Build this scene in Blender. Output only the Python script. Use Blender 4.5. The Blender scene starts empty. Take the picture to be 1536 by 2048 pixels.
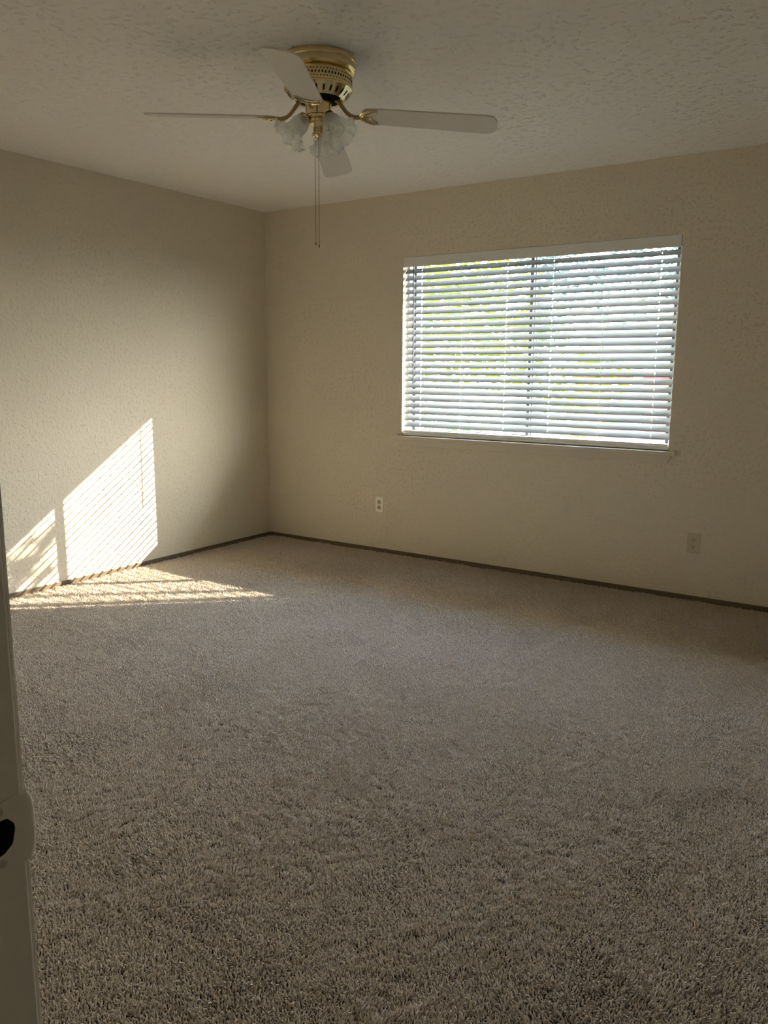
import bpy, bmesh, math, random
import numpy as np
from mathutils import Vector, Matrix

random.seed(7)
rng = np.random.default_rng(7)
sc = bpy.context.scene
COL = sc.collection
PI = math.pi

# ------------------------------------------------------------------ camera
cam_data = bpy.data.cameras.new('camera')
cam_data.sensor_fit = 'VERTICAL'
cam_data.sensor_height = 24.0
cam_data.lens = 1610.2 / 2048.0 * 24.0
cam_data.clip_start = 0.02
cam = bpy.data.objects.new('camera', cam_data)
COL.objects.link(cam)
F = Vector((-0.54785565, 0.81823178, -0.1742152))
R = Vector((0.83035396, 0.55720616, 0.0057956))
U = Vector((-0.10181593, 0.14148514, 0.98469055))
M = Matrix((R, U, -F)).transposed().to_4x4()
M.translation = Vector((4.2424, -4.7117, 1.2953))
cam.matrix_world = M
sc.camera = cam

# ------------------------------------------------------------------ sky, sun, exposure
SUN_DIR = Vector((1.087, 1.0, 0.665)).normalized()      # towards the sun
world = bpy.data.worlds.new('world')
sc.world = world
world.use_nodes = True
wn = world.node_tree
bg = wn.nodes['Background']
# clear-day sky: hazy and bright near the horizon, blue and darker overhead
tcw = wn.nodes.new('ShaderNodeTexCoord')
spx = wn.nodes.new('ShaderNodeSeparateXYZ')
skr = wn.nodes.new('ShaderNodeValToRGB')
el = skr.color_ramp.elements
el[0].position, el[0].color = 0.0, (1.0, 0.93, 0.82, 1)
el[1].position, el[1].color = 0.95, (0.08, 0.15, 0.33, 1)
for pp, cc in ((0.28, (1.0, 0.96, 0.90, 1)), (0.50, (0.62, 0.76, 1.0, 1)), (0.66, (0.22, 0.34, 0.60, 1))):
    e_ = el.new(pp)
    e_.color = cc
wn.links.new(tcw.outputs['Generated'], spx.inputs[0])
wn.links.new(spx.outputs['Z'], skr.inputs['Fac'])
wn.links.new(skr.outputs['Color'], bg.inputs['Color'])
bg.inputs['Strength'].default_value = 11.0

sun_data = bpy.data.lights.new('sun', 'SUN')
sun_data.energy = 4.9
sun_data.angle = math.radians(0.2)
sun_data.color = (1.0, 0.86, 0.66)
sun = bpy.data.objects.new('sun', sun_data)
COL.objects.link(sun)
sun.rotation_euler = SUN_DIR.to_track_quat('Z', 'Y').to_euler()
sun.location = SUN_DIR * 30

# sampling portal in the window opening (emits nothing itself, it only guides sky sampling)
por = bpy.data.lights.new('sky_portal', 'AREA')
por.shape = 'RECTANGLE'
por.size = 1.85
por.size_y = 1.2
por.cycles.is_portal = True
po = bpy.data.objects.new('sky_portal', por)
COL.objects.link(po)
po.location = (2.136, 0.275, 1.43)
po.rotation_euler = (-PI / 2, 0, 0)

sc.view_settings.view_transform = 'Standard'
sc.view_settings.look = 'None'
sc.view_settings.gamma = 1.0
sc.view_settings.use_curve_mapping = False
sc.view_settings.exposure = 2.55
sc.cycles.max_bounces = 14
sc.cycles.diffuse_bounces = 8
sc.cycles.glossy_bounces = 5
sc.cycles.transmission_bounces = 8
sc.cycles.transparent_max_bounces = 24
sc.cycles.sample_clamp_indirect = 8.0
sc.cycles.caustics_reflective = False
sc.cycles.caustics_refractive = False
sc.cycles.use_denoising = True


# ------------------------------------------------------------------ materials
def mat(name, color, rough=0.5, metal=0.0, spec=0.5, **kw):
    m = bpy.data.materials.new(name)
    m.use_nodes = True
    b = m.node_tree.nodes['Principled BSDF']
    b.inputs['Base Color'].default_value = (*color, 1)
    b.inputs['Roughness'].default_value = rough
    b.inputs['Metallic'].default_value = metal
    b.inputs['Specular IOR Level'].default_value = spec
    for k, v in kw.items():
        b.inputs[k].default_value = v
    return m


def add_bump(m, layers, strength=0.3, distance=0.002):
    """layers: list of (kind, scale, weight, detail)"""
    nt = m.node_tree
    b = nt.nodes['Principled BSDF']
    geo = nt.nodes.new('ShaderNodeNewGeometry')
    acc = None
    for kind, scale, weight, detail in layers:
        if kind in ('noise', 'ridge'):
            t = nt.nodes.new('ShaderNodeTexNoise')
            t.inputs['Detail'].default_value = detail
            out = t.outputs['Fac']
        else:
            t = nt.nodes.new('ShaderNodeTexVoronoi')
            out = t.outputs['Distance']
        t.inputs['Scale'].default_value = scale
        nt.links.new(geo.outputs['Position'], t.inputs['Vector'])
        if kind == 'ridge':
            rp = nt.nodes.new('ShaderNodeMapRange')
            rp.inputs['From Min'].default_value = 0.57
            rp.inputs['From Max'].default_value = 0.66
            nt.links.new(out, rp.inputs['Value'])
            out = rp.outputs[0]
        mu = nt.nodes.new('ShaderNodeMath')
        mu.operation = 'MULTIPLY'
        mu.inputs[1].default_value = weight
        nt.links.new(out, mu.inputs[0])
        if acc is None:
            acc = mu.outputs[0]
        else:
            ad = nt.nodes.new('ShaderNodeMath')
            ad.operation = 'ADD'
            nt.links.new(acc, ad.inputs[0])
            nt.links.new(mu.outputs[0], ad.inputs[1])
            acc = ad.outputs[0]
    bu = nt.nodes.new('ShaderNodeBump')
    bu.inputs['Strength'].default_value = strength
    bu.inputs['Distance'].default_value = distance
    nt.links.new(acc, bu.inputs['Height'])
    nt.links.new(bu.outputs['Normal'], b.inputs['Normal'])
    return m


def blotch(m, scale, c1, c2, detail=4.0, lo=0.35, hi=0.65):
    nt = m.node_tree
    b = nt.nodes['Principled BSDF']
    geo = nt.nodes.new('ShaderNodeNewGeometry')
    t = nt.nodes.new('ShaderNodeTexNoise')
    t.inputs['Scale'].default_value = scale
    t.inputs['Detail'].default_value = detail
    r = nt.nodes.new('ShaderNodeValToRGB')
    r.color_ramp.elements[0].position = lo
    r.color_ramp.elements[1].position = hi
    r.color_ramp.elements[0].color = (*c1, 1)
    r.color_ramp.elements[1].color = (*c2, 1)
    nt.links.new(geo.outputs['Position'], t.inputs['Vector'])
    nt.links.new(t.outputs['Fac'], r.inputs['Fac'])
    nt.links.new(r.outputs['Color'], b.inputs['Base Color'])
    return m


WALL = add_bump(mat('wall_paint', (0.715, 0.655, 0.535), 0.45, spec=0.10),
                [('noise', 42, 0.7, 3.0), ('ridge', 55, 0.5, 2.0), ('noise', 130, 0.4, 2.0)], 0.7, 0.006)
CEIL = add_bump(mat('ceiling_paint', (0.93, 0.91, 0.865), 0.8, spec=0.2),
                [('ridge', 32, 0.7, 3.0), ('noise', 26, 0.8, 6.0), ('noise', 90, 0.5, 3.0)], 0.8, 0.007)
TRIMP = mat('trim_paint', (0.66, 0.60, 0.49), 0.35)
JAMBP = add_bump(mat('jamb_paint', (0.86, 0.84, 0.79), 0.4), [('noise', 60, 1.0, 2.0)], 0.12, 0.002)
BASEP = add_bump(mat('baseboard_brown', (0.12, 0.085, 0.05), 0.5), [('noise', 40, 1, 2)], 0.1, 0.002)
FLOORB = mat('carpet_backing', (0.10, 0.075, 0.05), 0.95, spec=0.1)
HALLM = mat('hall_paint', (0.8, 0.76, 0.68), 0.7)
BLIND_DIM = mat('blind_dimmed_grey', (0.30, 0.325, 0.365), 0.5, spec=0.2)  # white slats coloured darker grey so the backlit blind renders dimmer
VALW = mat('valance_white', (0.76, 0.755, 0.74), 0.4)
CORDW = mat('cord_white', (0.85, 0.85, 0.83), 0.7)
WANDM = mat('wand_plastic', (0.13, 0.10, 0.17), 0.3)
ALU = mat('window_metal_backlit', (0.07, 0.075, 0.09), 0.45, 0.3)  # sashes: backlit darkness put into the metal colour
ALUL = mat('window_metal_sunlit', (0.55, 0.58, 0.62), 0.45, 0.2)  # outer frame: same metal, lightened for the sun falling on it
BRASS = mat('polished_brass', (0.80, 0.66, 0.36), 0.16, 1.0)
BRASSD = mat('antique_brass', (0.42, 0.32, 0.17), 0.28, 1.0)
CHAINM = mat('chain_metal', (0.22, 0.19, 0.13), 0.4, 0.9)
DARK = mat('dark_void', (0.008, 0.007, 0.006), 0.8, spec=0.1)
BLADE = mat('blade_white', (0.70, 0.67, 0.61), 0.45)
BULBM = None
IVORY = mat('outlet_ivory', (0.90, 0.87, 0.78), 0.35)
BEIGE = mat('outlet_beige', (0.56, 0.51, 0.36), 0.4)
STEEL = mat('screw_metal', (0.5, 0.46, 0.38), 0.35, 0.9)


def shader_mix(name, parts):
    """parts: list of (bsdf type, inputs dict, weight); mixed by weight"""
    m = bpy.data.materials.new(name)
    m.use_nodes = True
    nt = m.node_tree
    nt.nodes.clear()
    out = nt.nodes.new('ShaderNodeOutputMaterial')
    acc, tot = None, 0.0
    for typ, inp, w in parts:
        n = nt.nodes.new(typ)
        for k, v in inp.items():
            n.inputs[k].default_value = v
        if acc is None:
            acc, tot = n.outputs[0], w
        else:
            mx = nt.nodes.new('ShaderNodeMixShader')
            mx.inputs[0].default_value = w / (tot + w)
            nt.links.new(acc, mx.inputs[1])
            nt.links.new(n.outputs[0], mx.inputs[2])
            acc, tot = mx.outputs[0], tot + w
    nt.links.new(acc, out.inputs['Surface'])
    return m


PANE = shader_mix('window_glass', [
    ('ShaderNodeBsdfTransparent', {'Color': (0.95, 0.97, 0.97, 1)}, 0.94),
    ('ShaderNodeBsdfGlossy', {'Roughness': 0.02}, 0.06)])
FROST = shader_mix('frosted_glass', [
    ('ShaderNodeBsdfTransparent', {'Color': (0.99, 1.0, 0.99, 1)}, 0.70),
    ('ShaderNodeBsdfDiffuse', {'Color': (0.97, 0.97, 0.96, 1)}, 0.10),
    ('ShaderNodeBsdfTranslucent', {'Color': (0.98, 0.98, 0.97, 1)}, 0.17),
    ('ShaderNodeBsdfGlossy', {'Roughness': 0.15}, 0.03)])
BULBM = shader_mix('clear_bulb_glass', [
    ('ShaderNodeBsdfTransparent', {'Color': (0.93, 0.94, 0.93, 1)}, 0.84),
    ('ShaderNodeBsdfGlossy', {'Roughness': 0.03}, 0.16)])


def leaf_mat(name, c, ct):
    return shader_mix(name, [
        ('ShaderNodeBsdfDiffuse', {'Color': (*c, 1)}, 0.45),
        ('ShaderNodeBsdfTranslucent', {'Color': (*ct, 1)}, 0.55)])


LEAF_Y = leaf_mat('leaf_yellow_green', (0.05, 0.065, 0.012), (0.10, 0.115, 0.014))
LEAF_G = leaf_mat('leaf_green', (0.04, 0.07, 0.025), (0.07, 0.11, 0.035))
LEAF_T = leaf_mat('leaf_grey_green', (0.025, 0.04, 0.04), (0.035, 0.06, 0.055))
BARK = add_bump(mat('bark', (0.11, 0.085, 0.065), 0.9), [('noise', 12, 1, 4)], 0.5, 0.02)
GRASS = blotch(mat('lawn', (0.2, 0.25, 0.08), 0.95, spec=0.1), 0.7, (0.30, 0.28, 0.14), (0.48, 0.44, 0.25))
ROOFM = blotch(mat('roof_shingle', (0.2, 0.19, 0.22), 0.9), 3.0, (0.05, 0.05, 0.075), (0.075, 0.075, 0.11))
FASCIA = mat('fascia_cream', (0.75, 0.70, 0.55), 0.6)
POSTB = mat('post_blue_grey', (0.05, 0.075, 0.13), 0.6)
CONC = blotch(mat('concrete', (0.5, 0.5, 0.48), 0.9), 2.0, (0.42, 0.42, 0.40), (0.55, 0.54, 0.50))
EXTW = mat('outside_stucco', (0.55, 0.50, 0.42), 0.9)


def brick_mat():
    m = mat('red_brick', (0.4, 0.15, 0.1), 0.9)
    nt = m.node_tree
    tc = nt.nodes.new('ShaderNodeTexCoord')
    mp = nt.nodes.new('ShaderNodeMapping')
    mp.inputs['Rotation'].default_value = (PI / 2, 0, 0)
    br = nt.nodes.new('ShaderNodeTexBrick')
    br.inputs['Color1'].default_value = (0.11, 0.030, 0.030, 1)
    br.inputs['Color2'].default_value = (0.085, 0.026, 0.026, 1)
    br.inputs['Mortar'].default_value = (0.12, 0.07, 0.07, 1)
    br.inputs['Scale'].default_value = 4.5
    nt.links.new(tc.outputs['Object'], mp.inputs['Vector'])
    nt.links.new(mp.outputs['Vector'], br.inputs['Vector'])
    nt.links.new(br.outputs['Color'], nt.nodes['Principled BSDF'].inputs['Base Color'])
    return m


BRICK = brick_mat()


# ------------------------------------------------------------------ mesh helpers
def link(name, bm, m, parent=None, smooth=None, bevel=0.0, segs=2):
    me = bpy.data.meshes.new(name)
    bmesh.ops.recalc_face_normals(bm, faces=bm.faces)
    bm.to_mesh(me)
    bm.free()
    for mm in (m if isinstance(m, (list, tuple)) else [m]):
        me.materials.append(mm)
    o = bpy.data.objects.new(name, me)
    COL.objects.link(o)
    if parent is not None:
        o.parent = parent
    if smooth is not None:
        for p in me.polygons:
            p.use_smooth = True
        try:
            me.set_sharp_from_angle(angle=math.radians(smooth))
        except Exception:
            pass
    if bevel:
        b = o.modifiers.new('edge', 'BEVEL')
        b.width = bevel
        b.segments = segs
        b.limit_method = 'ANGLE'
        b.angle_limit = math.radians(40)
    return o


def tag(o, label, cat, group=None, kind=None):
    o['label'] = label
    o['category'] = cat
    if group:
        o['group'] = group
    if kind:
        o['kind'] = kind
    return o


def struct(name, bm, m, label=None, cat=None, **kw):
    o = link(name, bm, m, **kw)
    o['kind'] = 'structure'
    if label:
        o['label'] = label
        o['category'] = cat
    return o


def thing(name, loc, label, cat, group=None):
    o = bpy.data.objects.new(name, None)
    o.empty_display_size = 0.05
    COL.objects.link(o)
    o.location = loc
    return tag(o, label, cat, group)


def box(bm, x0, x1, y0, y1, z0, z1, mi=0):
    vs = [bm.verts.new(c) for c in ((x0, y0, z0), (x1, y0, z0), (x1, y1, z0), (x0, y1, z0),
                                    (x0, y0, z1), (x1, y0, z1), (x1, y1, z1), (x0, y1, z1))]
    fs = []
    for idx in ((3, 2, 1, 0), (4, 5, 6, 7), (0, 1, 5, 4), (1, 2, 6, 5), (2, 3, 7, 6), (3, 0, 4, 7)):
        f = bm.faces.new([vs[i] for i in idx])
        f.material_index = mi
        fs.append(f)
    return vs


def prism(bm, pts, z0, z1, mi=0):
    """extrude 2-D outline (x,y) between z0 and z1"""
    a = [bm.verts.new((x, y, z0)) for x, y in pts]
    b = [bm.verts.new((x, y, z1)) for x, y in pts]
    n = len(pts)
    for f in ([bm.faces.new(list(reversed(a))), bm.faces.new(b)] +
              [bm.faces.new((a[i], a[(i + 1) % n], b[(i + 1) % n], b[i])) for i in range(n)]):
        f.material_index = mi
    return a + b


def lathe(bm, prof, seg=48, mi=0, cap0=True, cap1=True):
    rings = []
    for r, z in prof:
        rings.append([bm.verts.new((r * math.cos(2 * PI * k / seg), r * math.sin(2 * PI * k / seg), z)) for k in range(seg)])
    for a, b in zip(rings, rings[1:]):
        for k in range(seg):
            f = bm.faces.new((a[k], a[(k + 1) % seg], b[(k + 1) % seg], b[k]))
            f.material_index = mi
    if cap0:
        bm.faces.new(rings[0]).material_index = mi
    if cap1:
        bm.faces.new(list(reversed(rings[-1]))).material_index = mi
    return [v for r in rings for v in r]


def tube(bm, pts, rad, seg=8, mi=0, flat=1.0):
    """tube along points; rad number or list; flat squashes local z of the section"""
    pts = [Vector(p) for p in pts]
    n = len(pts)
    rads = rad if isinstance(rad, (list, tuple)) else [rad] * n
    rings = []
    for i, p in enumerate(pts):
        d = (pts[min(i + 1, n - 1)] - pts[max(i - 1, 0)]).normalized()
        up = Vector((0, 0, 1)) if abs(d.z) < 0.95 else Vector((1, 0, 0))
        s = d.cross(up).normalized()
        u = s.cross(d)
        rings.append([bm.verts.new(p + s * rads[i] * math.cos(2 * PI * k / seg) + u * rads[i] * flat * math.sin(2 * PI * k / seg)) for k in range(seg)])
    for a, b in zip(rings, rings[1:]):
        for k in range(seg):
            bm.faces.new((a[k], a[(k + 1) % seg], b[(k + 1) % seg], b[k])).material_index = mi
    bm.faces.new(rings[0]).material_index = mi
    bm.faces.new(list(reversed(rings[-1]))).material_index = mi
    return [v for r in rings for v in r]


def xf(verts, mtx):
    for v in verts:
        v.co = mtx @ v.co


def B():
    return bmesh.new()


# ------------------------------------------------------------------ room shell
H = 2.44
XE, YS = 6.2, -4.384           # inside faces of the right-hand and front walls
WX0, WX1, WZ0, WZ1 = 1.232, 3.037, 0.82, 2.032
YO = 0.26                      # outside face of the window wall

bm = B()
box(bm, -0.12, WX0, 0, YO, -0.1, H + 0.05)
box(bm, WX1, XE + 0.12, 0, YO, -0.1, H + 0.05)
box(bm, WX0, WX1, 0, YO, -0.1, WZ0)
box(bm, WX0, WX1, 0, YO, WZ1, H + 0.05)
bmesh.ops.remove_doubles(bm, verts=bm.verts, dist=1e-5)
struct('wall_back', bm, WALL, 'cream textured wall with the window and both outlets', 'wall')

bm = B(); box(bm, -0.12, 0, YS - 0.12, 0, -0.1, H + 0.05)
struct('wall_left', bm, WALL, 'cream textured wall with the patch of sunlight', 'wall')
bm = B(); box(bm, XE, XE + 0.12, YS - 0.12, 0, -0.1, H + 0.05)
struct('wall_right', bm, WALL, 'cream wall out of view to the right', 'wall')
JX, DX1, DZ = 3.682, 4.50, 2.04      # door opening
JT = 0.019
bm = B()
box(bm, 0, JX - JT, YS - 0.115, YS, -0.1, H + 0.05)
box(bm, DX1 + JT, XE, YS - 0.115, YS, -0.1, H + 0.05)
box(bm, JX - JT, DX1 + JT, YS - 0.115, YS, DZ + JT, H + 0.05)
struct('wall_front', bm, WALL, 'cream wall with the doorway the room is seen through', 'wall')

bm = B(); box(bm, -0.12, XE + 0.12, YS - 0.12, 0, -0.10, -0.012)
struct('floor', bm, FLOORB, 'floor under the brown carpet', 'floor')
bm = B(); box(bm, -0.12, XE + 0.12, YS - 0.12, 0, H, H + 0.14)
struct('ceiling', bm, CEIL, 'off-white hand-textured ceiling', 'ceiling')

# hallway behind the doorway
hy0, hy1 = -6.0, YS - 0.115
bm = B(); box(bm, 2.9, 5.4, hy0, hy1 - 0.005, -0.1, -0.004)
struct('floor_hall', bm, FLOORB, 'hallway floor behind the doorway', 'floor')
bm = B(); box(bm, 2.9, 5.4, hy0, hy1, H, H + 0.1)
struct('ceiling_hall', bm, HALLM, 'hallway ceiling behind the doorway', 'ceiling')
bm = B(); box(bm, 2.8, 2.9, hy0, hy1, -0.1, H + 0.1)
struct('wall_hall_left', bm, HALLM, 'hallway wall left of the doorway', 'wall')
bm = B(); box(bm, 5.4, 5.5, hy0, hy1, -0.1, H + 0.1)
struct('wall_hall_right', bm, HALLM, 'hallway wall right of the doorway', 'wall')
bm = B(); box(bm, 2.8, 5.5, hy0 - 0.1, hy0, -0.1, H + 0.1)
struct('wall_hall_back', bm, HALLM, 'hallway wall facing the doorway', 'wall')
bm = B(); bm.free()

# baseboards (low, brown, half sunk in the carpet)
BT, BZ = 0.011, 0.025
bm = B(); box(bm, BT, XE - BT, -BT, -0.0, -0.012, BZ)
struct('baseboard_back', bm, BASEP, 'low brown baseboard below the window wall', 'baseboard', bevel=0.002)
bm = B(); box(bm, 0.0, BT, YS + BT, 0.0, -0.012, BZ)
struct('baseboard_left', bm, BASEP, 'low brown baseboard along the sunlit wall', 'baseboard', bevel=0.002)
bm = B(); box(bm, XE - BT, XE, YS + BT, 0.0, -0.012, BZ)
struct('baseboard_right', bm, BASEP, 'low brown baseboard along the wall out of view', 'baseboard', bevel=0.002)
bm = B(); box(bm, 0.0, JX - 0.07, YS, YS + BT, -0.012, BZ)
struct('baseboard_front', bm, BASEP, 'low brown baseboard along the doorway wall', 'baseboard', bevel=0.002)

# door jamb (the white post at the left edge of the picture), stop and casing
bm = B()
jy0 = YS - 0.115
box(bm, JX - JT, JX, jy0, YS, -0.012, DZ)
box(bm, DX1, DX1 + JT, jy0, YS, -0.012, DZ)
box(bm, JX - JT, DX1 + JT, jy0, YS, DZ, DZ + JT)
door = struct('door_1', bm, JAMBP, 'off-white painted door frame with a latch hole', 'door frame', bevel=0.0025, segs=3)
bm = B()
box(bm, JX, JX + 0.011, YS - 0.075, YS - 0.040, -0.012, DZ)
box(bm, DX1 - 0.011, DX1, YS - 0.075, YS - 0.040, -0.012, DZ)
box(bm, JX, DX1, YS - 0.075, YS - 0.040, DZ - 0.011, DZ)
link('door_stop', bm, JAMBP, door, bevel=0.003)
bm = B()
for x0, x1 in ((JX - 0.066, JX - 0.004), (DX1 + 0.004, DX1 + 0.066)):
    box(bm, x0, x1, YS, YS + 0.006, -0.012, DZ + 0.066)
box(bm, JX - 0.066, DX1 + 0.066, YS, YS + 0.006, DZ + 0.008, DZ + 0.066)
link('casing', bm, JAMBP, door, bevel=0.003)

# ------------------------------------------------------------------ window
yg = 0.087
wz0, wz1 = 0.845, WZ1
wx0, wx1 = WX0, WX1
bm = B()
fw = 0.020
box(bm, wx0, wx0 + fw, yg - 0.03, yg + 0.06, wz0, wz1)
box(bm, wx1 - fw, wx1, yg - 0.03, yg + 0.06, wz0, wz1)
box(bm, wx0, wx1, yg - 0.03, yg + 0.06, wz1 - fw, wz1)
box(bm, wx0, wx1, yg - 0.03, yg + 0.06, wz0 - 0.02, wz0 + fw)
win = struct('window_1', bm, ALUL, 'sliding metal window behind the white blind', 'window', bevel=0.002)
xm = 2.134
for k, (a, b, yy, mm) in enumerate(((wx0 + fw, xm + 0.012, yg + 0.03, ALU), (xm - 0.014, wx1 - fw, yg, ALU))):
    bm = B()
    s = 0.022
    z0, z1 = wz0 + fw, wz1 - fw
    for x0, x1, c0, c1 in ((a, a + s, z0, z1), (b - s, b, z0, z1), (a + s, b - s, z0, z0 + s), (a + s, b - s, z1 - s, z1)):
        box(bm, x0, x1, yy - 0.012, yy + 0.012, c0, c1)
    sash = link('sash', bm, mm, win, bevel=0.0015)
    bm = B(); box(bm, a + s - 0.004, b - s + 0.004, yy - 0.002, yy + 0.002, z0 + s - 0.004, z1 - s + 0.004)
    link('pane', bm, PANE, sash)

# stool and apron (one fixed sill)
bm = B()
box(bm, 1.176, 3.083, -0.034, 0.0, wz0 - 0.024, wz0)
box(bm, wx0, wx1, 0.0, yg - 0.03, wz0 - 0.024, wz0)
sill = struct('trim_1', bm, TRIMP, 'painted window stool and apron under the white blind', 'window sill', bevel=0.004, segs=3)
bm = B()
za0, za1 = wz0 - 0.024 - 0.042, wz0 - 0.024
pts = [(1.198, za1), (1.222, za0), (3.037, za0), (3.061, za1)]
vs = prism(bm, pts, 0.0, 0.014)
xf(vs, Matrix(((1, 0, 0, 0), (0, 0, -1, 0), (0, 1, 0, 0), (0, 0, 0, 1))))
link('apron', bm, TRIMP, sill, bevel=0.002)

# ------------------------------------------------------------------ blind
blind = thing('window_blind', (2.134, 0.03, 1.968), 'white horizontal slat blind hanging in the window, slats tilted half open', 'window blind')
bl = Matrix.Translation(-Vector(blind.location))


def bl_link(name, bm, m, **kw):
    bmesh.ops.transform(bm, matrix=bl, verts=bm.verts)
    return link(name, bm, m, blind, **kw)


bx0, bx1 = wx0 + 0.006, wx1 - 0.006
bm = B()
box(bm, wx0 + 0.002, wx1 - 0.002, -0.004, 0.010, 1.968, wz1 - 0.001)
bl_link('valance', bm, VALW, bevel=0.003)
bm = B()
box(bm, bx0, bx1, 0.012, 0.060, 1.978, wz1 - 0.002)
bl_link('headrail', bm, BLIND_DIM, bevel=0.002)
NSL, PITCH, SLW, SLT = 24, 0.0443, 0.050, 0.0030
TH = math.radians(41.5)
ZTOP = 1.944
YB = 0.034
holes = (1.362, 1.985, 2.288, 2.926)
strings = (1.677, 2.612)
bm = B()
for k in range(NSL):
    zc = ZTOP - k * PITCH
    th = TH + math.radians(random.uniform(-1.0, 1.0))
    jx = random.uniform(-0.0012, 0.0012)
    vs = []
    xs = [bx0 + jx]
    for h in holes:
        xs += [h - 0.0035, h + 0.0035]
    xs.append(bx1 + jx)
    # section across the slat: slight crown
    sec = []
    nseg = 6
    for i in range(nseg + 1):
        t = -1 + 2 * i / nseg
        sec.append((t * SLW / 2, 0.0016 * (1 - t * t)))

    def slab(xa, xb, i0, i1):
        prof = [(a, b + SLT / 2) for a, b in sec[i0:i1 + 1]] + [(a, b - SLT / 2) for a, b in reversed(sec[i0:i1 + 1])]
        A = [bm.verts.new((xa, a, b)) for a, b in prof]
        C = [bm.verts.new((xb, a, b)) for a, b in prof]
        n = len(prof)
        bm.faces.new(A); bm.faces.new(list(reversed(C)))
        for i in range(n):
            bm.faces.new((A[i], C[i], C[(i + 1) % n], A[(i + 1) % n]))
        vs.extend(A + C)
    for j in range(0, len(xs) - 1):
        if j % 2 == 0:
            slab(xs[j], xs[j + 1], 0, nseg)
        else:
            slab(xs[j], xs[j + 1], 0, 2)
            slab(xs[j], xs[j + 1], 4, nseg)
    rm = Matrix.Translation((0, YB, zc)) @ Matrix.Rotation(th, 4, 'X')
    xf(vs, rm)
slats = bl_link('slats', bm, BLIND_DIM, smooth=35)
zlast = ZTOP - (NSL - 1) * PITCH
bm = B()
box(bm, bx0, bx1, YB - 0.024, YB + 0.024, wz0 + 0.004, wz0 + 0.022)
box(bm, bx0 + 0.0005, bx1 - 0.0005, YB - 0.021, YB + 0.021, wz0 + 0.021, wz0 + 0.040)
bl_link('bottom_rail', bm, VALW, bevel=0.005, segs=3)
hy = SLW / 2 * math.cos(TH)
for h in holes + strings:
    bm = B()
    off = 0.007 if h in holes else 0.0
    for yy in (YB - hy - 0.0022, YB + hy + 0.0022):
        tube(bm, [(h + off, yy, 1.98), (h + off, yy, wz0 + 0.03)], 0.0007, 5)
    for k in range(NSL):
        zc = ZTOP - k * PITCH - 0.0035
        tube(bm, [(h + off, YB - hy - 0.002, zc - SLW / 2 * math.sin(TH)), (h + off, YB + hy + 0.002, zc + SLW / 2 * math.sin(TH))], 0.0006, 4)
    bl_link('ladder_cord', bm, CORDW)
for h in holes:
    bm = B()
    tube(bm, [(h, YB, 1.98), (h, YB, wz0 + 0.02)], 0.0008, 5)
    # loose knotted tail in front of the bottom rail
    y0 = YB - 0.028
    pts = [(h, YB - 0.006, wz0 + 0.043), (h - 0.006, y0, wz0 + 0.042), (h - 0.02, y0 - 0.004, wz0 + 0.030), (h - 0.03, y0 - 0.004, wz0 + 0.020),
           (h - 0.022, y0 - 0.003, wz0 + 0.014), (h - 0.008, y0 - 0.002, wz0 + 0.024), (h + 0.012, y0 - 0.002, wz0 + 0.016)]
    tube(bm, pts, 0.0008, 5)
    bl_link('lift_cord', bm, CORDW)
bm = B()
tube(bm, [(1.322, -0.012, 1.972), (1.322, -0.014, 1.90), (1.330, -0.016, 1.20)], [0.0028, 0.0042, 0.0042], 8)
tube(bm, [(1.322, 0.020, 1.985), (1.322, -0.002, 1.966), (1.322, -0.012, 1.968)], 0.0016, 6)
bl_link('tilt_wand', bm, WANDM, smooth=40)


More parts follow.
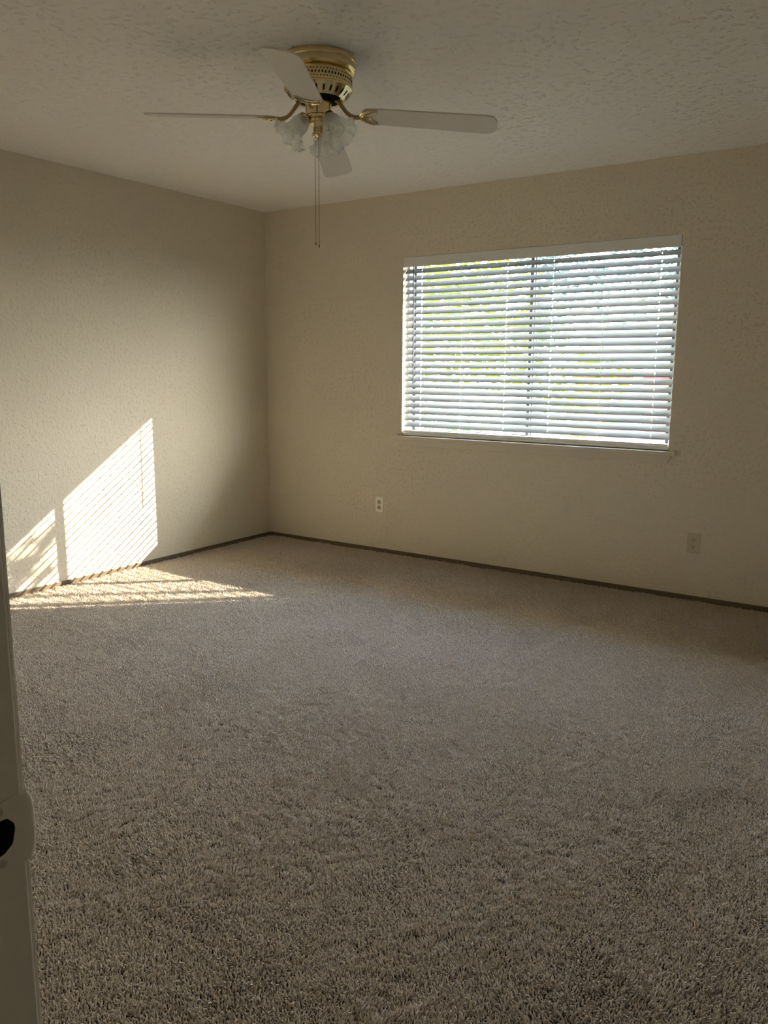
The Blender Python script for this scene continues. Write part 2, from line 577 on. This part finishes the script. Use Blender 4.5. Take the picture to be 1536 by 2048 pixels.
# ------------------------------------------------------------------ carpet pile
def carpet():
    bm = B()
    tint = []
    spread = 0.0205
    n = 36
    for i in range(n):
        r = spread * math.sqrt((i + 0.5) / n)
        a = i * 2.39996
        x, y = r * math.cos(a), r * math.sin(a)
        lx, ly = random.gauss(0, 0.003), random.gauss(0, 0.003)
        h = random.uniform(0.0065, 0.0145)
        w = random.uniform(0.0012, 0.0018)
        seg = 5
        rings = []
        for j, (t, ww) in enumerate(((0.0, 0.6), (0.6, 1.0), (0.88, 0.9), (1.0, 0.5))):
            cx, cy, cz = x + lx * t * t, y + ly * t * t, h * t
            rings.append([bm.verts.new((cx + w * ww * math.cos(2 * PI * k / seg + t * 1.2), cy + w * ww * math.sin(2 * PI * k / seg + t * 1.2), cz)) for k in range(seg)])
        nf = 0
        for A, C in zip(rings, rings[1:]):
            for k in range(seg):
                bm.faces.new((A[k], A[(k + 1) % seg], C[(k + 1) % seg], C[k]))
        bm.faces.new(rings[-1])
        tv = random.random()
        tint += [tv] * (4 * seg)
    me = bpy.data.meshes.new('carpet_pile')
    bm.to_mesh(me)
    bm.free()
    at = me.attributes.new('tint', 'FLOAT', 'POINT')
    at.data.foreach_set('value', tint)
    for p in me.polygons:
        p.use_smooth = True
    # material
    m = mat('carpet_fibre', (0.3, 0.24, 0.18), 0.55, spec=0.4)
    nt = m.node_tree
    b = nt.nodes['Principled BSDF']
    an = nt.nodes.new('ShaderNodeAttribute'); an.attribute_name = 'tint'
    geo = nt.nodes.new('ShaderNodeNewGeometry')
    no = nt.nodes.new('ShaderNodeTexNoise'); no.inputs['Scale'].default_value = 130
    nt.links.new(geo.outputs['Position'], no.inputs['Vector'])
    mx = nt.nodes.new('ShaderNodeMath'); mx.operation = 'MULTIPLY_ADD'
    mx.inputs[1].default_value = 0.5
    nt.links.new(an.outputs['Fac'], mx.inputs[0])
    nm = nt.nodes.new('ShaderNodeMath'); nm.operation = 'MULTIPLY'; nm.inputs[1].default_value = 0.6
    nt.links.new(no.outputs['Fac'], nm.inputs[0])
    nt.links.new(nm.outputs[0], mx.inputs[2])
    rp = nt.nodes.new('ShaderNodeValToRGB')
    e = rp.color_ramp.elements
    e[0].position, e[0].color = 0.1, (0.35, 0.265, 0.19, 1)
    e[1].position, e[1].color = 0.9, (0.84, 0.735, 0.60, 1)
    nt.links.new(mx.outputs[0], rp.inputs['Fac'])
    nt.links.new(rp.outputs['Color'], b.inputs['Base Color'])
    b.inputs['Sheen Weight'].default_value = 0.8
    b.inputs['Sheen Roughness'].default_value = 0.5
    me.materials.append(m)
    o = bpy.data.objects.new('carpet_pile', me)
    COL.objects.link(o)
    tag(o, 'brown cut-pile carpet covering the whole room floor', 'carpet', kind='stuff')
    # scatter the tuft clump over the floor
    ng = bpy.data.node_groups.new('pile_scatter', 'GeometryNodeTree')
    ng.interface.new_socket('Geometry', in_out='INPUT', socket_type='NodeSocketGeometry')
    ng.interface.new_socket('Geometry', in_out='OUTPUT', socket_type='NodeSocketGeometry')
    N, L = ng.nodes, ng.links
    gi, go = N.new('NodeGroupInput'), N.new('NodeGroupOutput')
    sx, sy = XE - 0.028, -YS - 0.028
    step = 0.0205
    gr = N.new('GeometryNodeMeshGrid')
    gr.inputs['Size X'].default_value = sx - 0.03
    gr.inputs['Size Y'].default_value = sy - 0.03
    gr.inputs['Vertices X'].default_value = int(sx / step)
    gr.inputs['Vertices Y'].default_value = int(sy / step)
    sp = N.new('GeometryNodeSetPosition')
    rv = N.new('FunctionNodeRandomValue'); rv.data_type = 'FLOAT_VECTOR'
    rv.inputs[0].default_value = (-0.008, -0.008, -0.0015)
    rv.inputs[1].default_value = (0.008, 0.008, 0.0005)
    L.new(gr.outputs['Mesh'], sp.inputs['Geometry'])
    L.new(rv.outputs[0], sp.inputs['Offset'])
    ip = N.new('GeometryNodeInstanceOnPoints')
    L.new(sp.outputs['Geometry'], ip.inputs['Points'])
    L.new(gi.outputs[0], ip.inputs['Instance'])
    rr = N.new('FunctionNodeRandomValue'); rr.data_type = 'FLOAT_VECTOR'
    rr.inputs[0].default_value = (0, 0, 0)
    rr.inputs[1].default_value = (0, 0, 6.283)
    rr.inputs['Seed'].default_value = 3
    rs = N.new('FunctionNodeRandomValue'); rs.data_type = 'FLOAT'
    rs.inputs[2].default_value = 0.88
    rs.inputs[3].default_value = 1.12
    L.new(rs.outputs[1], ip.inputs['Scale'])
    pos = N.new('GeometryNodeInputPosition')

    def lean(scale, amt):
        nz = N.new('ShaderNodeTexNoise')
        nz.inputs['Scale'].default_value = scale
        nz.inputs['Detail'].default_value = 2.0
        nz.inputs['Distortion'].default_value = 0.6
        L.new(pos.outputs[0], nz.inputs['Vector'])
        sb = N.new('ShaderNodeVectorMath'); sb.operation = 'SUBTRACT'
        sb.inputs[1].default_value = (0.5, 0.5, 0.5)
        L.new(nz.outputs['Color'], sb.inputs[0])
        mu = N.new('ShaderNodeVectorMath'); mu.operation = 'MULTIPLY'
        mu.inputs[1].default_value = (amt, amt, 0)
        L.new(sb.outputs[0], mu.inputs[0])
        return mu.outputs[0]
    ad = N.new('ShaderNodeVectorMath'); ad.operation = 'ADD'
    L.new(lean(2.2, 2.4), ad.inputs[0])
    L.new(lean(24.0, 0.6), ad.inputs[1])
    ro = N.new('FunctionNodeRotateRotation')
    ro.rotation_space = 'GLOBAL'
    L.new(rr.outputs[0], ro.inputs[0])
    L.new(ad.outputs[0], ro.inputs[1])
    L.new(ro.outputs[0], ip.inputs['Rotation'])
    tr = N.new('GeometryNodeTransform')
    tr.inputs['Translation'].default_value = (XE / 2, YS / 2, -0.012)
    L.new(ip.outputs[0], tr.inputs['Geometry'])
    L.new(tr.outputs[0], go.inputs[0])
    md = o.modifiers.new('pile', 'NODES')
    md.node_group = ng
    return o


carpet()


# ------------------------------------------------------------------ outlets
def outlet(loc, plate_m, face_m, label, raised):
    t = thing('wall_outlet', loc, label, 'outlet', 'wall outlets below the window')
    bm = B()
    w, h = 0.0355, 0.0585
    d = 0.0065 if raised else 0.004
    iw, ih = (w - 0.006, h - 0.006) if raised else (w - 0.002, h - 0.002)
    # plate with a chamfered rim, facing -Y
    outer = [(-w, -h), (w, -h), (w, h), (-w, h)]
    inner = [(-iw, -ih), (iw, -ih), (iw, ih), (-iw, ih)]
    a = [bm.verts.new((x, 0.0, z)) for x, z in outer]
    b = [bm.verts.new((x, -0.002, z)) for x, z in outer]
    c = [bm.verts.new((x, -d, z)) for x, z in inner]
    for p, q in ((a, b), (b, c)):
        for i in range(4):
            bm.faces.new((p[i], p[(i + 1) % 4], q[(i + 1) % 4], q[i]))
    bm.faces.new(a); bm.faces.new(c)
    link('cover_plate', bm, plate_m, t, bevel=0.0008)
    for s in (1, -1):
        bm = B()
        zc = s * 0.0195
        pts = []
        for k in range(28):
            an = 2 * PI * k / 28
            pts.append((0.0170 * math.cos(an), max(-0.0142, min(0.0142, 0.0170 * math.sin(an)))))
        vs = prism(bm, pts, 0, 0.0018, 0)
        # slots and the round ground hole
        for x0, x1, z0, z1 in ((-0.0078, -0.0052, -0.0015, 0.0085), (0.0052, 0.0078, -0.0005, 0.0075)):
            vs += prism(bm, [(x0, z0), (x1, z0), (x1, z1), (x0, z1)], 0.0012, 0.0022, 1)
        gp = [(0.0030 * math.cos(2 * PI * k / 12), -0.0078 + max(-0.0022, 0.0030 * math.sin(2 * PI * k / 12))) for k in range(12)]
        vs += prism(bm, gp, 0.0012, 0.0022, 1)
        xf(vs, Matrix(((1, 0, 0, 0), (0, 0, -1, -d + 0.0002), (0, 1, 0, zc), (0, 0, 0, 1))))
        link('receptacle', bm, [face_m, DARK], t)
    bm = B()
    vs = lathe(bm, [(0.0034, 0), (0.0034, 0.0008), (0.002, 0.0014)], 14)
    xf(vs, Matrix(((1, 0, 0, 0), (0, 0, -1, -d), (0, 1, 0, 0), (0, 0, 0, 1))))
    link('screw', bm, STEEL, t)
    return t


OUTF = mat('outlet_face_tan', (0.50, 0.44, 0.31), 0.4)
outlet((1.050, 0, 0.341), IVORY, OUTF, 'bright ivory outlet with a raised rim, left of and below the window', True)
outlet((3.212, 0, 0.331), BEIGE, BEIGE, 'dull beige outlet with a flat plate, below the right end of the window sill', False)

# ------------------------------------------------------------------ strike plate on the jamb
sp = thing('strike_plate', (JX, YS, 0.938), 'painted-over latch strike plate with a dark hole on the white door jamb', 'strike plate')
bm = B()
# plate: outline in (y, z), hole cut by building a ring of quads
hz = 0.0285
pz = [(-0.040, -hz), (0.0, -hz), (0.0005, -hz), (0.0005, hz), (0.0, hz), (-0.040, hz)]
hole = []
NH = 40
for k in range(NH):
    a = 2 * PI * k / NH
    ca, sa = math.cos(a), math.sin(a)
    rr = 1.0 + 0.05 * math.sin(3 * a + 0.6) + 0.03 * math.sin(7 * a)
    hole.append((-0.0215 + 0.0125 * rr * math.copysign(abs(ca) ** 0.75, ca), 0.0005 + 0.0145 * rr * math.copysign(abs(sa) ** 0.85, sa)))


def outer_at(y, z):
    cy, cz = -0.0215, 0.0
    dy, dz = y - cy, z - cz
    t = 1e9
    if dy > 1e-9: t = min(t, (0.0005 - cy) / dy)
    if dy < -1e-9: t = min(t, (-0.044 - cy) / dy)
    if dz > 1e-9: t = min(t, hz / dz)
    if dz < -1e-9: t = min(t, -hz / dz)
    return cy + dy * t, cz + dz * t


ring_o = [bm.verts.new((0.0016, *outer_at(y, z))) for y, z in hole]
ring_h = [bm.verts.new((0.0014, y, z)) for y, z in hole]
ring_d = [bm.verts.new((-0.004, y, z)) for y, z in hole]
ring_b = [bm.verts.new((0.0, *outer_at(y, z))) for y, z in hole]
for k in range(NH):
    j = (k + 1) % NH
    for p, q in ((ring_b, ring_o), (ring_o, ring_h), (ring_h, ring_d)):
        bm.faces.new((p[k], p[j], q[j], q[k]))
link('plate', bm, JAMBP, sp)
bm = B()
vs = prism(bm, [(y, z) for y, z in hole], 0.0, 0.0006)
xf(vs, Matrix(((0, 0, 1, 0.0003), (1, 0, 0, 0), (0, 1, 0, 0), (0, 0, 0, 1))))
link('latch_hole', bm, DARK, sp)
# curved lip that reaches past the edge into the room
bm = B()
nz = 14
prev = None
for i in range(nz + 1):
    t = -1 + 2 * i / nz
    z = hz * t
    wdt = 0.0105 * (1 - abs(t) ** 5 * 0.55)
    row = []
    for x, f in ((0.0016, -0.06), (0.0016, 0.30), (0.0010, 0.65), (-0.0008, 0.92), (-0.0030, 1.0)):
        row.append((x, f * wdt))
    back = [(x - 0.0014, y - 0.0004) for x, y in reversed(row)]
    A = [bm.verts.new((x, y, z)) for x, y in row + back]
    if prev:
        for k in range(len(A)):
            bm.faces.new((prev[k], prev[(k + 1) % len(A)], A[(k + 1) % len(A)], A[k]))
    else:
        bm.faces.new(A)
    prev = A
bm.faces.new(list(reversed(prev)))
link('lip', bm, JAMBP, sp, smooth=50)
for s in (1, -1):
    bm = B()
    vs = lathe(bm, [(0.0036, 0), (0.0036, 0.0006), (0.0016, 0.0008)], 14)
    xf(vs, Matrix(((0, 0, 1, 0.0013), (1, 0, 0, -0.0205), (0, 1, 0, s * 0.0212), (0, 0, 0, 1))))
    link('screw', bm, mat('screw_painted', (0.62, 0.59, 0.52), 0.5), sp)


# ------------------------------------------------------------------ ceiling fan
FX, FY = 2.2108, -2.1390
fan = thing('ceiling_fan', (FX, FY, H), 'brass ceiling fan with four white blades and three frosted tulip lights', 'ceiling fan')


def Z(z):
    return z - H


bm = B()
lathe(bm, [(0.139, 0.0), (0.142, -0.004), (0.142, -0.018), (0.139, -0.022), (0.141, -0.026), (0.141, -0.044), (0.135, -0.050), (0.126, -0.052), (0.10, -0.052)], 72)
link('canopy', bm, BRASS, fan, smooth=30)

bm = B()
lathe(bm, [(0.120, -0.0525), (0.124, -0.056), (0.127, -0.062), (0.127, -0.104), (0.129, -0.107), (0.129, -0.112), (0.122, -0.118), (0.098, -0.142), (0.094, -0.146), (0.090, -0.144), (0.086, -0.136), (0.03, -0.134)], 72)
# pierced band: interlocked ovals
for k in range(64):
    for row, (z, hh) in enumerate(((-0.0705, 0.0020), (-0.083, 0.0052), (-0.0955, 0.0020))):
        a = 2 * PI * (k + (0.5 if row != 1 else 0)) / 64
        n = 8
        vs = prism(bm, [(0.0026 * math.cos(2 * PI * i / n), hh * math.sin(2 * PI * i / n)) for i in range(n)], 0, 0.0009, 1)
        mt = Matrix.Rotation(a, 4, 'Z') @ Matrix(((0, 0, 1, 0.1266), (1, 0, 0, 0), (0, 1, 0, z), (0, 0, 0, 1)))
        xf(vs, mt)
# cooling slots on the sloping rim
sl = math.atan2(0.024, 0.024)
for k in range(26):
    a = 2 * PI * k / 26
    n = 10
    pts = []
    for i in range(n):
        b_ = 2 * PI * i / n
        pts.append((0.0036 * math.cos(b_), 0.0085 * math.sin(b_) + (0.0035 if math.sin(b_) > 0 else -0.0035)))
    vs = prism(bm, pts, -0.0004, 0.0007, 1)
    nrm = Vector((math.cos(-sl), 0, math.sin(-sl)))
    upv = Vector((math.sin(sl), 0, math.cos(sl)))
    c = Vector((0.110, 0, -0.130))
    mt = Matrix(((0, upv.x, nrm.x, c.x), (1, 0, 0, 0), (0, upv.z, nrm.z, c.z), (0, 0, 0, 1)))
    xf(vs, Matrix.Rotation(a, 4, 'Z') @ mt)
link('motor_housing', bm, [BRASS, DARK], fan, smooth=30)

bm = B()
lathe(bm, [(0.082, -0.135), (0.082, -0.146), (0.060, -0.150), (0.045, -0.150)], 48)
link('rotor', bm, DARK, fan, smooth=30)
bm = B()
lathe(bm, [(0.046, -0.148), (0.050, -0.152), (0.050, -0.200), (0.052, -0.203), (0.052, -0.209), (0.048, -0.213), (0.040, -0.215)], 48)
link('switch_housing', bm, BRASS, fan, smooth=30)
bm = B()
lathe(bm, [(0.040, -0.214), (0.044, -0.218), (0.042, -0.224), (0.034, -0.232), (0.026, -0.237), (0.022, -0.243), (0.022, -0.258), (0.026, -0.262), (0.026, -0.267), (0.010, -0.271), (0.004, -0.276)], 40)
fitter = link('light_fitter', bm, BRASS, fan, smooth=30)

# blades: azimuth, tip height, root height
ROOT_R, TIP_R = 0.165, 0.675
PITCHB = math.radians(11.5)
blades = ((-62, 2.232, 2.240), (28, 2.192, 2.238), (120.5, 2.178, 2.236), (208, 2.262, 2.240))
for az, zt, zr in blades:
    a = math.radians(az)
    d = Vector((math.cos(a), math.sin(a), (zt - zr) / (TIP_R - ROOT_R))).normalized()
    s = Vector((-math.sin(a), math.cos(a), 0))          # ccw edge, dips down
    s = (s * math.cos(PITCHB) + Vector((0, 0, -1)) * math.sin(PITCHB))
    nrm = d.cross(s).normalized()
    s = nrm.cross(d)
    org = Vector((math.cos(a) * ROOT_R, math.sin(a) * ROOT_R, Z(zr)))
    mt = Matrix(((d.x, s.x, nrm.x, org.x), (d.y, s.y, nrm.y, org.y), (d.z, s.z, nrm.z, org.z), (0, 0, 0, 1)))
    L_ = TIP_R - ROOT_R
    # outline: slightly wider at the tip, root rounded, tip corners cut round
    w0, w1 = 0.056, 0.066
    pts = [(0.0, -0.018), (0.0, 0.018), (0.008, w0 - 0.016), (0.022, w0 - 0.004), (0.045, w0)]
    pts += [(L_ - 0.045, w1), (L_ - 0.022, w1 - 0.004), (L_ - 0.008, w1 - 0.018), (L_, w1 - 0.040)]
    pts += [(L_, -w1 + 0.040), (L_ - 0.008, -w1 + 0.018), (L_ - 0.022, -w1 + 0.004), (L_ - 0.045, -w1)]
    pts += [(0.045, -w0), (0.022, -w0 + 0.004), (0.008, -w0 + 0.016)]
    bm = B()
    vs = prism(bm, pts, -0.003, 0.003)
    xf(vs, mt)
    link('blade', bm, BLADE, fan, bevel=0.0015)
    # iron: curved brass arm and pronged bracket under the blade
    bm = B()
    hub = Vector((math.cos(a), math.sin(a), 0))
    p_end = mt @ Vector((-0.004, 0, -0.006))
    h0 = hub * 0.066 + Vector((0, 0, Z(2.296)))
    arm = []
    for i in range(11):
        t = i / 10
        c1 = hub * 0.090 + Vector((0, 0, Z(2.288)))
        c2 = hub * 0.105 + Vector((0, 0, p_end.z - 0.012))
        arm.append(h0 * (1 - t) ** 3 + c1 * 3 * t * (1 - t) ** 2 + c2 * 3 * t * t * (1 - t) + p_end * t ** 3)
    tube(bm, arm, [0.008] * 4 + [0.0075] * 4 + [0.0085] * 3, 10)
    link('blade_arm', bm, BRASSD, fan, smooth=50)
    bm = B()
    vs = []
    zz = -0.0055
    for sg in (1, -1):
        vs += tube(bm, [(-0.006, 0, zz - 0.001), (0.004, sg * 0.022, zz), (0.020, sg * 0.040, zz), (0.040, sg * 0.050, zz), (0.062, sg * 0.047, zz)],
                   [0.008, 0.0075, 0.0065, 0.005, 0.003], 8, flat=0.45)
        vs += tube(bm, [(-0.004, 0, zz - 0.001), (0.014, sg * 0.010, zz), (0.032, sg * 0.016, zz), (0.044, sg * 0.026, zz), (0.058, sg * 0.040, zz)],
                   [0.007, 0.005, 0.0045, 0.004, 0.003], 8, flat=0.45)
    vs += tube(bm, [(0.030, -0.016, zz), (0.036, 0, zz), (0.030, 0.016, zz)], [0.0045, 0.006, 0.0045], 8, flat=0.45)
    for q in ((0.036, 0), (0.030, 0.043), (0.030, -0.043)):
        v2 = lathe(bm, [(0.005, 0), (0.005, -0.002), (0.002, -0.0035)], 12)
        xf(v2, Matrix.Translation((q[0], q[1], zz - 0.002)))
        vs += v2
    xf(vs, mt)
    link('blade_bracket', bm, BRASS, fan, smooth=50)

# tulip shades with bulbs
for az in (-8, 112, 232):
    a = math.radians(az)
    out = Vector((math.cos(a), math.sin(a), 0))
    tilt = math.radians(42)
    ax = (out * math.sin(tilt) + Vector((0, 0, -1)) * math.cos(tilt)).normalized()
    sx_ = Vector((-math.sin(a), math.cos(a), 0))
    sy_ = ax.cross(sx_)
    base = out * 0.048 + Vector((0, 0, Z(2.232)))
    mt = Matrix(((sx_.x, sy_.x, ax.x, base.x), (sx_.y, sy_.y, ax.y, base.y), (sx_.z, sy_.z, ax.z, base.z), (0, 0, 0, 1)))
    bm = B()
    tube(bm, [out * 0.030 + Vector((0, 0, Z(2.232))), out * 0.040 + Vector((0, 0, Z(2.236))), base + ax * 0.004], 0.010, 10)
    vs = lathe(bm, [(0.010, -0.004), (0.021, -0.001), (0.026, 0.004), (0.026, 0.014), (0.024, 0.014)], 32)
    xf(vs, mt)
    holder = link('shade_holder', bm, BRASS, fan, smooth=35)
    bm = B()
    prof = [(0.0235, 0.006), (0.0245, 0.014), (0.030, 0.024), (0.0335, 0.036), (0.0335, 0.050), (0.033, 0.062), (0.036, 0.074), (0.044, 0.086), (0.056, 0.097), (0.068, 0.104)]
    seg = 96
    rings = []
    for r, z in prof:
        t = max(0.0, (z - 0.055) / 0.049)
        ring = []
        for k in range(seg):
            th = 2 * PI * k / seg
            amp = 0.085 * t ** 1.5
            rr = r * (1 + amp * math.cos(9 * th)) + 0.0006 * math.cos(36 * th) * t
            zz = z + 0.009 * t * t * math.cos(9 * th + PI)
            ring.append(bm.verts.new((rr * math.cos(th), rr * math.sin(th), zz)))
        rings.append(ring)
    for A, C in zip(rings, rings[1:]):
        for k in range(seg):
            bm.faces.new((A[k], A[(k + 1) % seg], C[(k + 1) % seg], C[k]))
    xf(bm.verts, mt)
    sh = link('glass_shade', bm, FROST, fan, smooth=60)
    sd = sh.modifiers.new('thick', 'SOLIDIFY')
    sd.thickness = 0.0018
    bm = B()
    vs = lathe(bm, [(0.012, 0.016), (0.013, 0.030), (0.017, 0.040), (0.024, 0.052), (0.029, 0.066), (0.0295, 0.076), (0.026, 0.088), (0.018, 0.097), (0.008, 0.101), (0.001, 0.102)], 28)
    xf(vs, mt)
    bulb = link('light_bulb', bm, BULBM, holder, smooth=60)
    bm = B()
    vs = lathe(bm, [(0.0125, 0.010), (0.0125, 0.028)], 20)
    vs += tube(bm, [(0.004, 0, 0.028), (0.006, 0, 0.062), (0.003, 0.004, 0.066), (-0.003, -0.004, 0.066), (-0.006, 0, 0.062), (-0.004, 0, 0.028)], 0.0006, 5)
    xf(vs, mt)
    link('bulb_socket', bm, STEEL, holder)

# pull chains: beaded
for (x, y, z0, z1) in ((0.0175, -0.045, 2.262, 1.772), (0.0066, -0.0098, 2.182, 1.768)):
    bm = B()
    tube(bm, [(x, y, Z(z0)), (x, y, Z(z1))], 0.0007, 5)
    n = int((z0 - z1) / 0.0052)
    for k in range(n):
        zc = Z(z0) - (k + 0.5) * 0.0052
        vs = lathe(bm, [(0.0005, 0.0017), (0.0015, 0.0008), (0.0015, -0.0008), (0.0005, -0.0017)], 6)
        xf(vs, Matrix.Translation((x, y, zc)))
    vs = lathe(bm, [(0.001, 0.010), (0.0022, 0.008), (0.0022, 0.0), (0.001, -0.002)], 8)
    xf(vs, Matrix.Translation((x, y, Z(z0 - 0.03))))
    vs = lathe(bm, [(0.001, 0.004), (0.0026, 0.0), (0.0026, -0.006), (0.001, -0.009)], 8)
    xf(vs, Matrix.Translation((x, y, Z(z1))))
    link('pull_chain', bm, CHAINM, fan)

# ------------------------------------------------------------------ outside
GZ = -1.2
bm = B(); box(bm, -90, 60, YO + 0.3, 120, GZ - 0.2, GZ)
struct('ground', bm, GRASS, 'sunlit lawn outside the window', 'lawn')
bm = B()
box(bm, -2.0, 9.0, YO, 1.95, 3.02, 3.14)  # eave inferred from the sun patch, enlarged to keep high sky off the slats
box(bm, -2.0, 9.0, 1.80, 1.84, 2.985, 3.02)
struct('roof', bm, FASCIA, 'unseen eave above the outside of the window, deepened to shade the blind', 'eave')

# brick house across the way
hx0, hx1, hy0_, hy1_ = -6.6, 7.0, 24.0, 31.0
house = thing('brick_house', (0, 28, GZ), 'low red brick house seen through the lower right of the blind', 'house')
hl = Matrix.Translation(-Vector(house.location))


def hlink(name, bm, m, parent=house, **kw):
    bmesh.ops.transform(bm, matrix=hl, verts=bm.verts)
    return link(name, bm, m, parent, **kw)


bm = B(); box(bm, hx0, hx1, hy0_, hy1_, GZ, 1.22)
wall_h = hlink('brick_wall', bm, BRICK)
bm = B(); box(bm, hx0 - 0.5, hx1 + 0.5, hy0_ - 0.55, hy0_ - 0.45, 1.18, 1.36)
hlink('gutter', bm, FASCIA)
bm = B()
ys, yc, ye = hy0_ - 0.5, (hy0_ + hy1_) / 2, hy1_ + 0.5
A = [bm.verts.new(c) for c in ((hx0 - 0.5, ys, 1.30), (hx0 - 0.5, yc, 3.0), (hx0 - 0.5, ye, 1.30))]
C = [bm.verts.new(c) for c in ((hx1 + 0.5, ys, 1.30), (hx1 + 0.5, yc, 3.0), (hx1 + 0.5, ye, 1.30))]
bm.faces.new(A); bm.faces.new(list(reversed(C)))
for i in range(3):
    bm.faces.new((A[i], A[(i + 1) % 3], C[(i + 1) % 3], C[i]))
hlink('roof', bm, ROOFM)
for wxa in (-5.2, -2.4):
    bm = B(); box(bm, wxa, wxa + 1.1, hy0_ - 0.03, hy0_ + 0.02, -0.1, 0.85)
    f_ = hlink('window', bm, FASCIA)
    bm = B(); box(bm, wxa + 0.07, wxa + 1.03, hy0_ - 0.045, hy0_ - 0.025, -0.03, 0.78)
    hlink('pane', bm, mat('dark_pane', (0.05, 0.06, 0.08), 0.1), f_)

bm = B(); box(bm, -0.045, 0.045, -0.045, 0.045, 0, 3.0)
o = link('porch_post', bm, POSTB, bevel=0.005)
o.location = (-4.25, 14.0, GZ)
tag(o, 'slim blue-grey post on the lawn outside the window', 'post')
bm = B(); box(bm, -40, 30, 17.0, 19.2, GZ, GZ + 0.03)
struct('path', bm, CONC, 'pale concrete street strip across the lawn', 'street')


def foliage(n, blobs, size):
    bm = B()
    tot = sum(b[3] for b in blobs)
    for (cx, cy, cz, r) in blobs:
        for _ in range(int(n * r / tot)):
            v = Vector((random.gauss(0, 1), random.gauss(0, 1), random.gauss(0, 1))).normalized() * r * random.random() ** 0.45
            p = Vector((cx, cy, cz)) + Vector((v.x, v.y, v.z * 0.85))
            s = size * random.uniform(0.6, 1.3)
            q = Matrix.Rotation(random.uniform(0, 6.28), 3, 'Z') @ Matrix.Rotation(random.uniform(0, 6.28), 3, 'X')
            pts = [Vector((-s, 0, 0)), Vector((0, -s * 0.45, s * 0.12)), Vector((s, 0, 0)), Vector((0, s * 0.45, s * 0.12))]
            bm.faces.new([bm.verts.new(p + q @ w) for w in pts])
    return bm


def tree(name, loc, trunk_h, tr, blobs, n, size, lm, label, cat='tree'):
    t = thing(name, loc, label, cat)
    bm = B()
    tube(bm, [(0, 0, 0), (0.03, 0.02, trunk_h * 0.5), (0.0, 0, trunk_h)], [tr, tr * 0.8, tr * 0.55], 10)
    for (cx, cy, cz, r) in blobs:
        tube(bm, [(0, 0, trunk_h * 0.75), (cx * 0.55, cy * 0.55, (trunk_h * 0.75 + cz) / 2 + 0.1), (cx, cy, cz)], [tr * 0.45, tr * 0.3, tr * 0.12], 7)
    link('trunk', bm, BARK, t, smooth=60)
    link('foliage', foliage(n, blobs, size), lm, t)
    return t


tree('leafy_tree', (-3.6, 9.0, GZ), 2.4, 0.11,
     [(0, 0, 3.2, 1.3), (-1.2, 0.3, 2.6, 1.1), (1.0, 0.2, 2.7, 1.0), (0.1, -0.3, 4.5, 1.2), (-1.0, 0, 4.2, 1.0), (1.1, 0.2, 4.0, 0.9)],
     5200, 0.075, LEAF_Y, 'yellow-green leafy tree outside the left half of the window')
tree('feathery_tree', (-0.9, 12.5, GZ), 3.6, 0.14,
     [(0, 0, 4.6, 1.5), (-1.7, 0, 4.3, 1.1), (1.5, 0.2, 4.4, 1.2), (0.2, 0, 5.8, 1.2), (2.6, 0, 5.0, 1.1), (-2.4, 0.4, 5.0, 0.9)],
     6200, 0.06, LEAF_T, 'grey-green fine-leaved tree outside the upper right of the window')
tree('leafy_shrub', (-2.4, 13.5, GZ), 1.2, 0.06,
     [(0, 0, 1.6, 0.9), (-0.7, 0.1, 2.1, 0.7), (0.6, 0, 2.3, 0.6), (0, 0, 2.7, 0.6)],
     1800, 0.07, LEAF_Y, 'yellow-green shrub standing in front of the brick house', 'shrub')
tree('round_shrub', (-6.2, 12.5, GZ), 0.7, 0.06,
     [(0, 0, 1.1, 0.9), (-1.0, 0.1, 0.9, 0.8), (0.9, 0, 0.9, 0.8)],
     2200, 0.07, LEAF_G, 'dark green low shrub under the yellow-green tree', 'shrub')
tree('spreading_tree', (-17.0, 33.0, GZ), 3.0, 0.2,
     [(0, 0, 4.6, 2.4), (-2.8, 0, 4.2, 2.0), (2.6, 0.3, 4.0, 2.0), (0, 0, 6.5, 2.0), (5.0, 0.5, 4.6, 1.6)],
     6000, 0.14, LEAF_G, 'dark green spreading tree far behind the yellow-green tree')

tree('tall_tree', (12.6, 9.0, GZ), 6.6, 0.16,
     [(-0.46, 0, 8.82, 0.25), (0.9, 0.2, 10.6, 0.9), (1.9, 0, 9.3, 0.9), (0.1, 0.3, 11.0, 0.9), (2.2, 0, 10.4, 1.0)],
     1150, 0.085, LEAF_Y, 'tall loose tree outside to the right, out of view, dappling the sunlight')
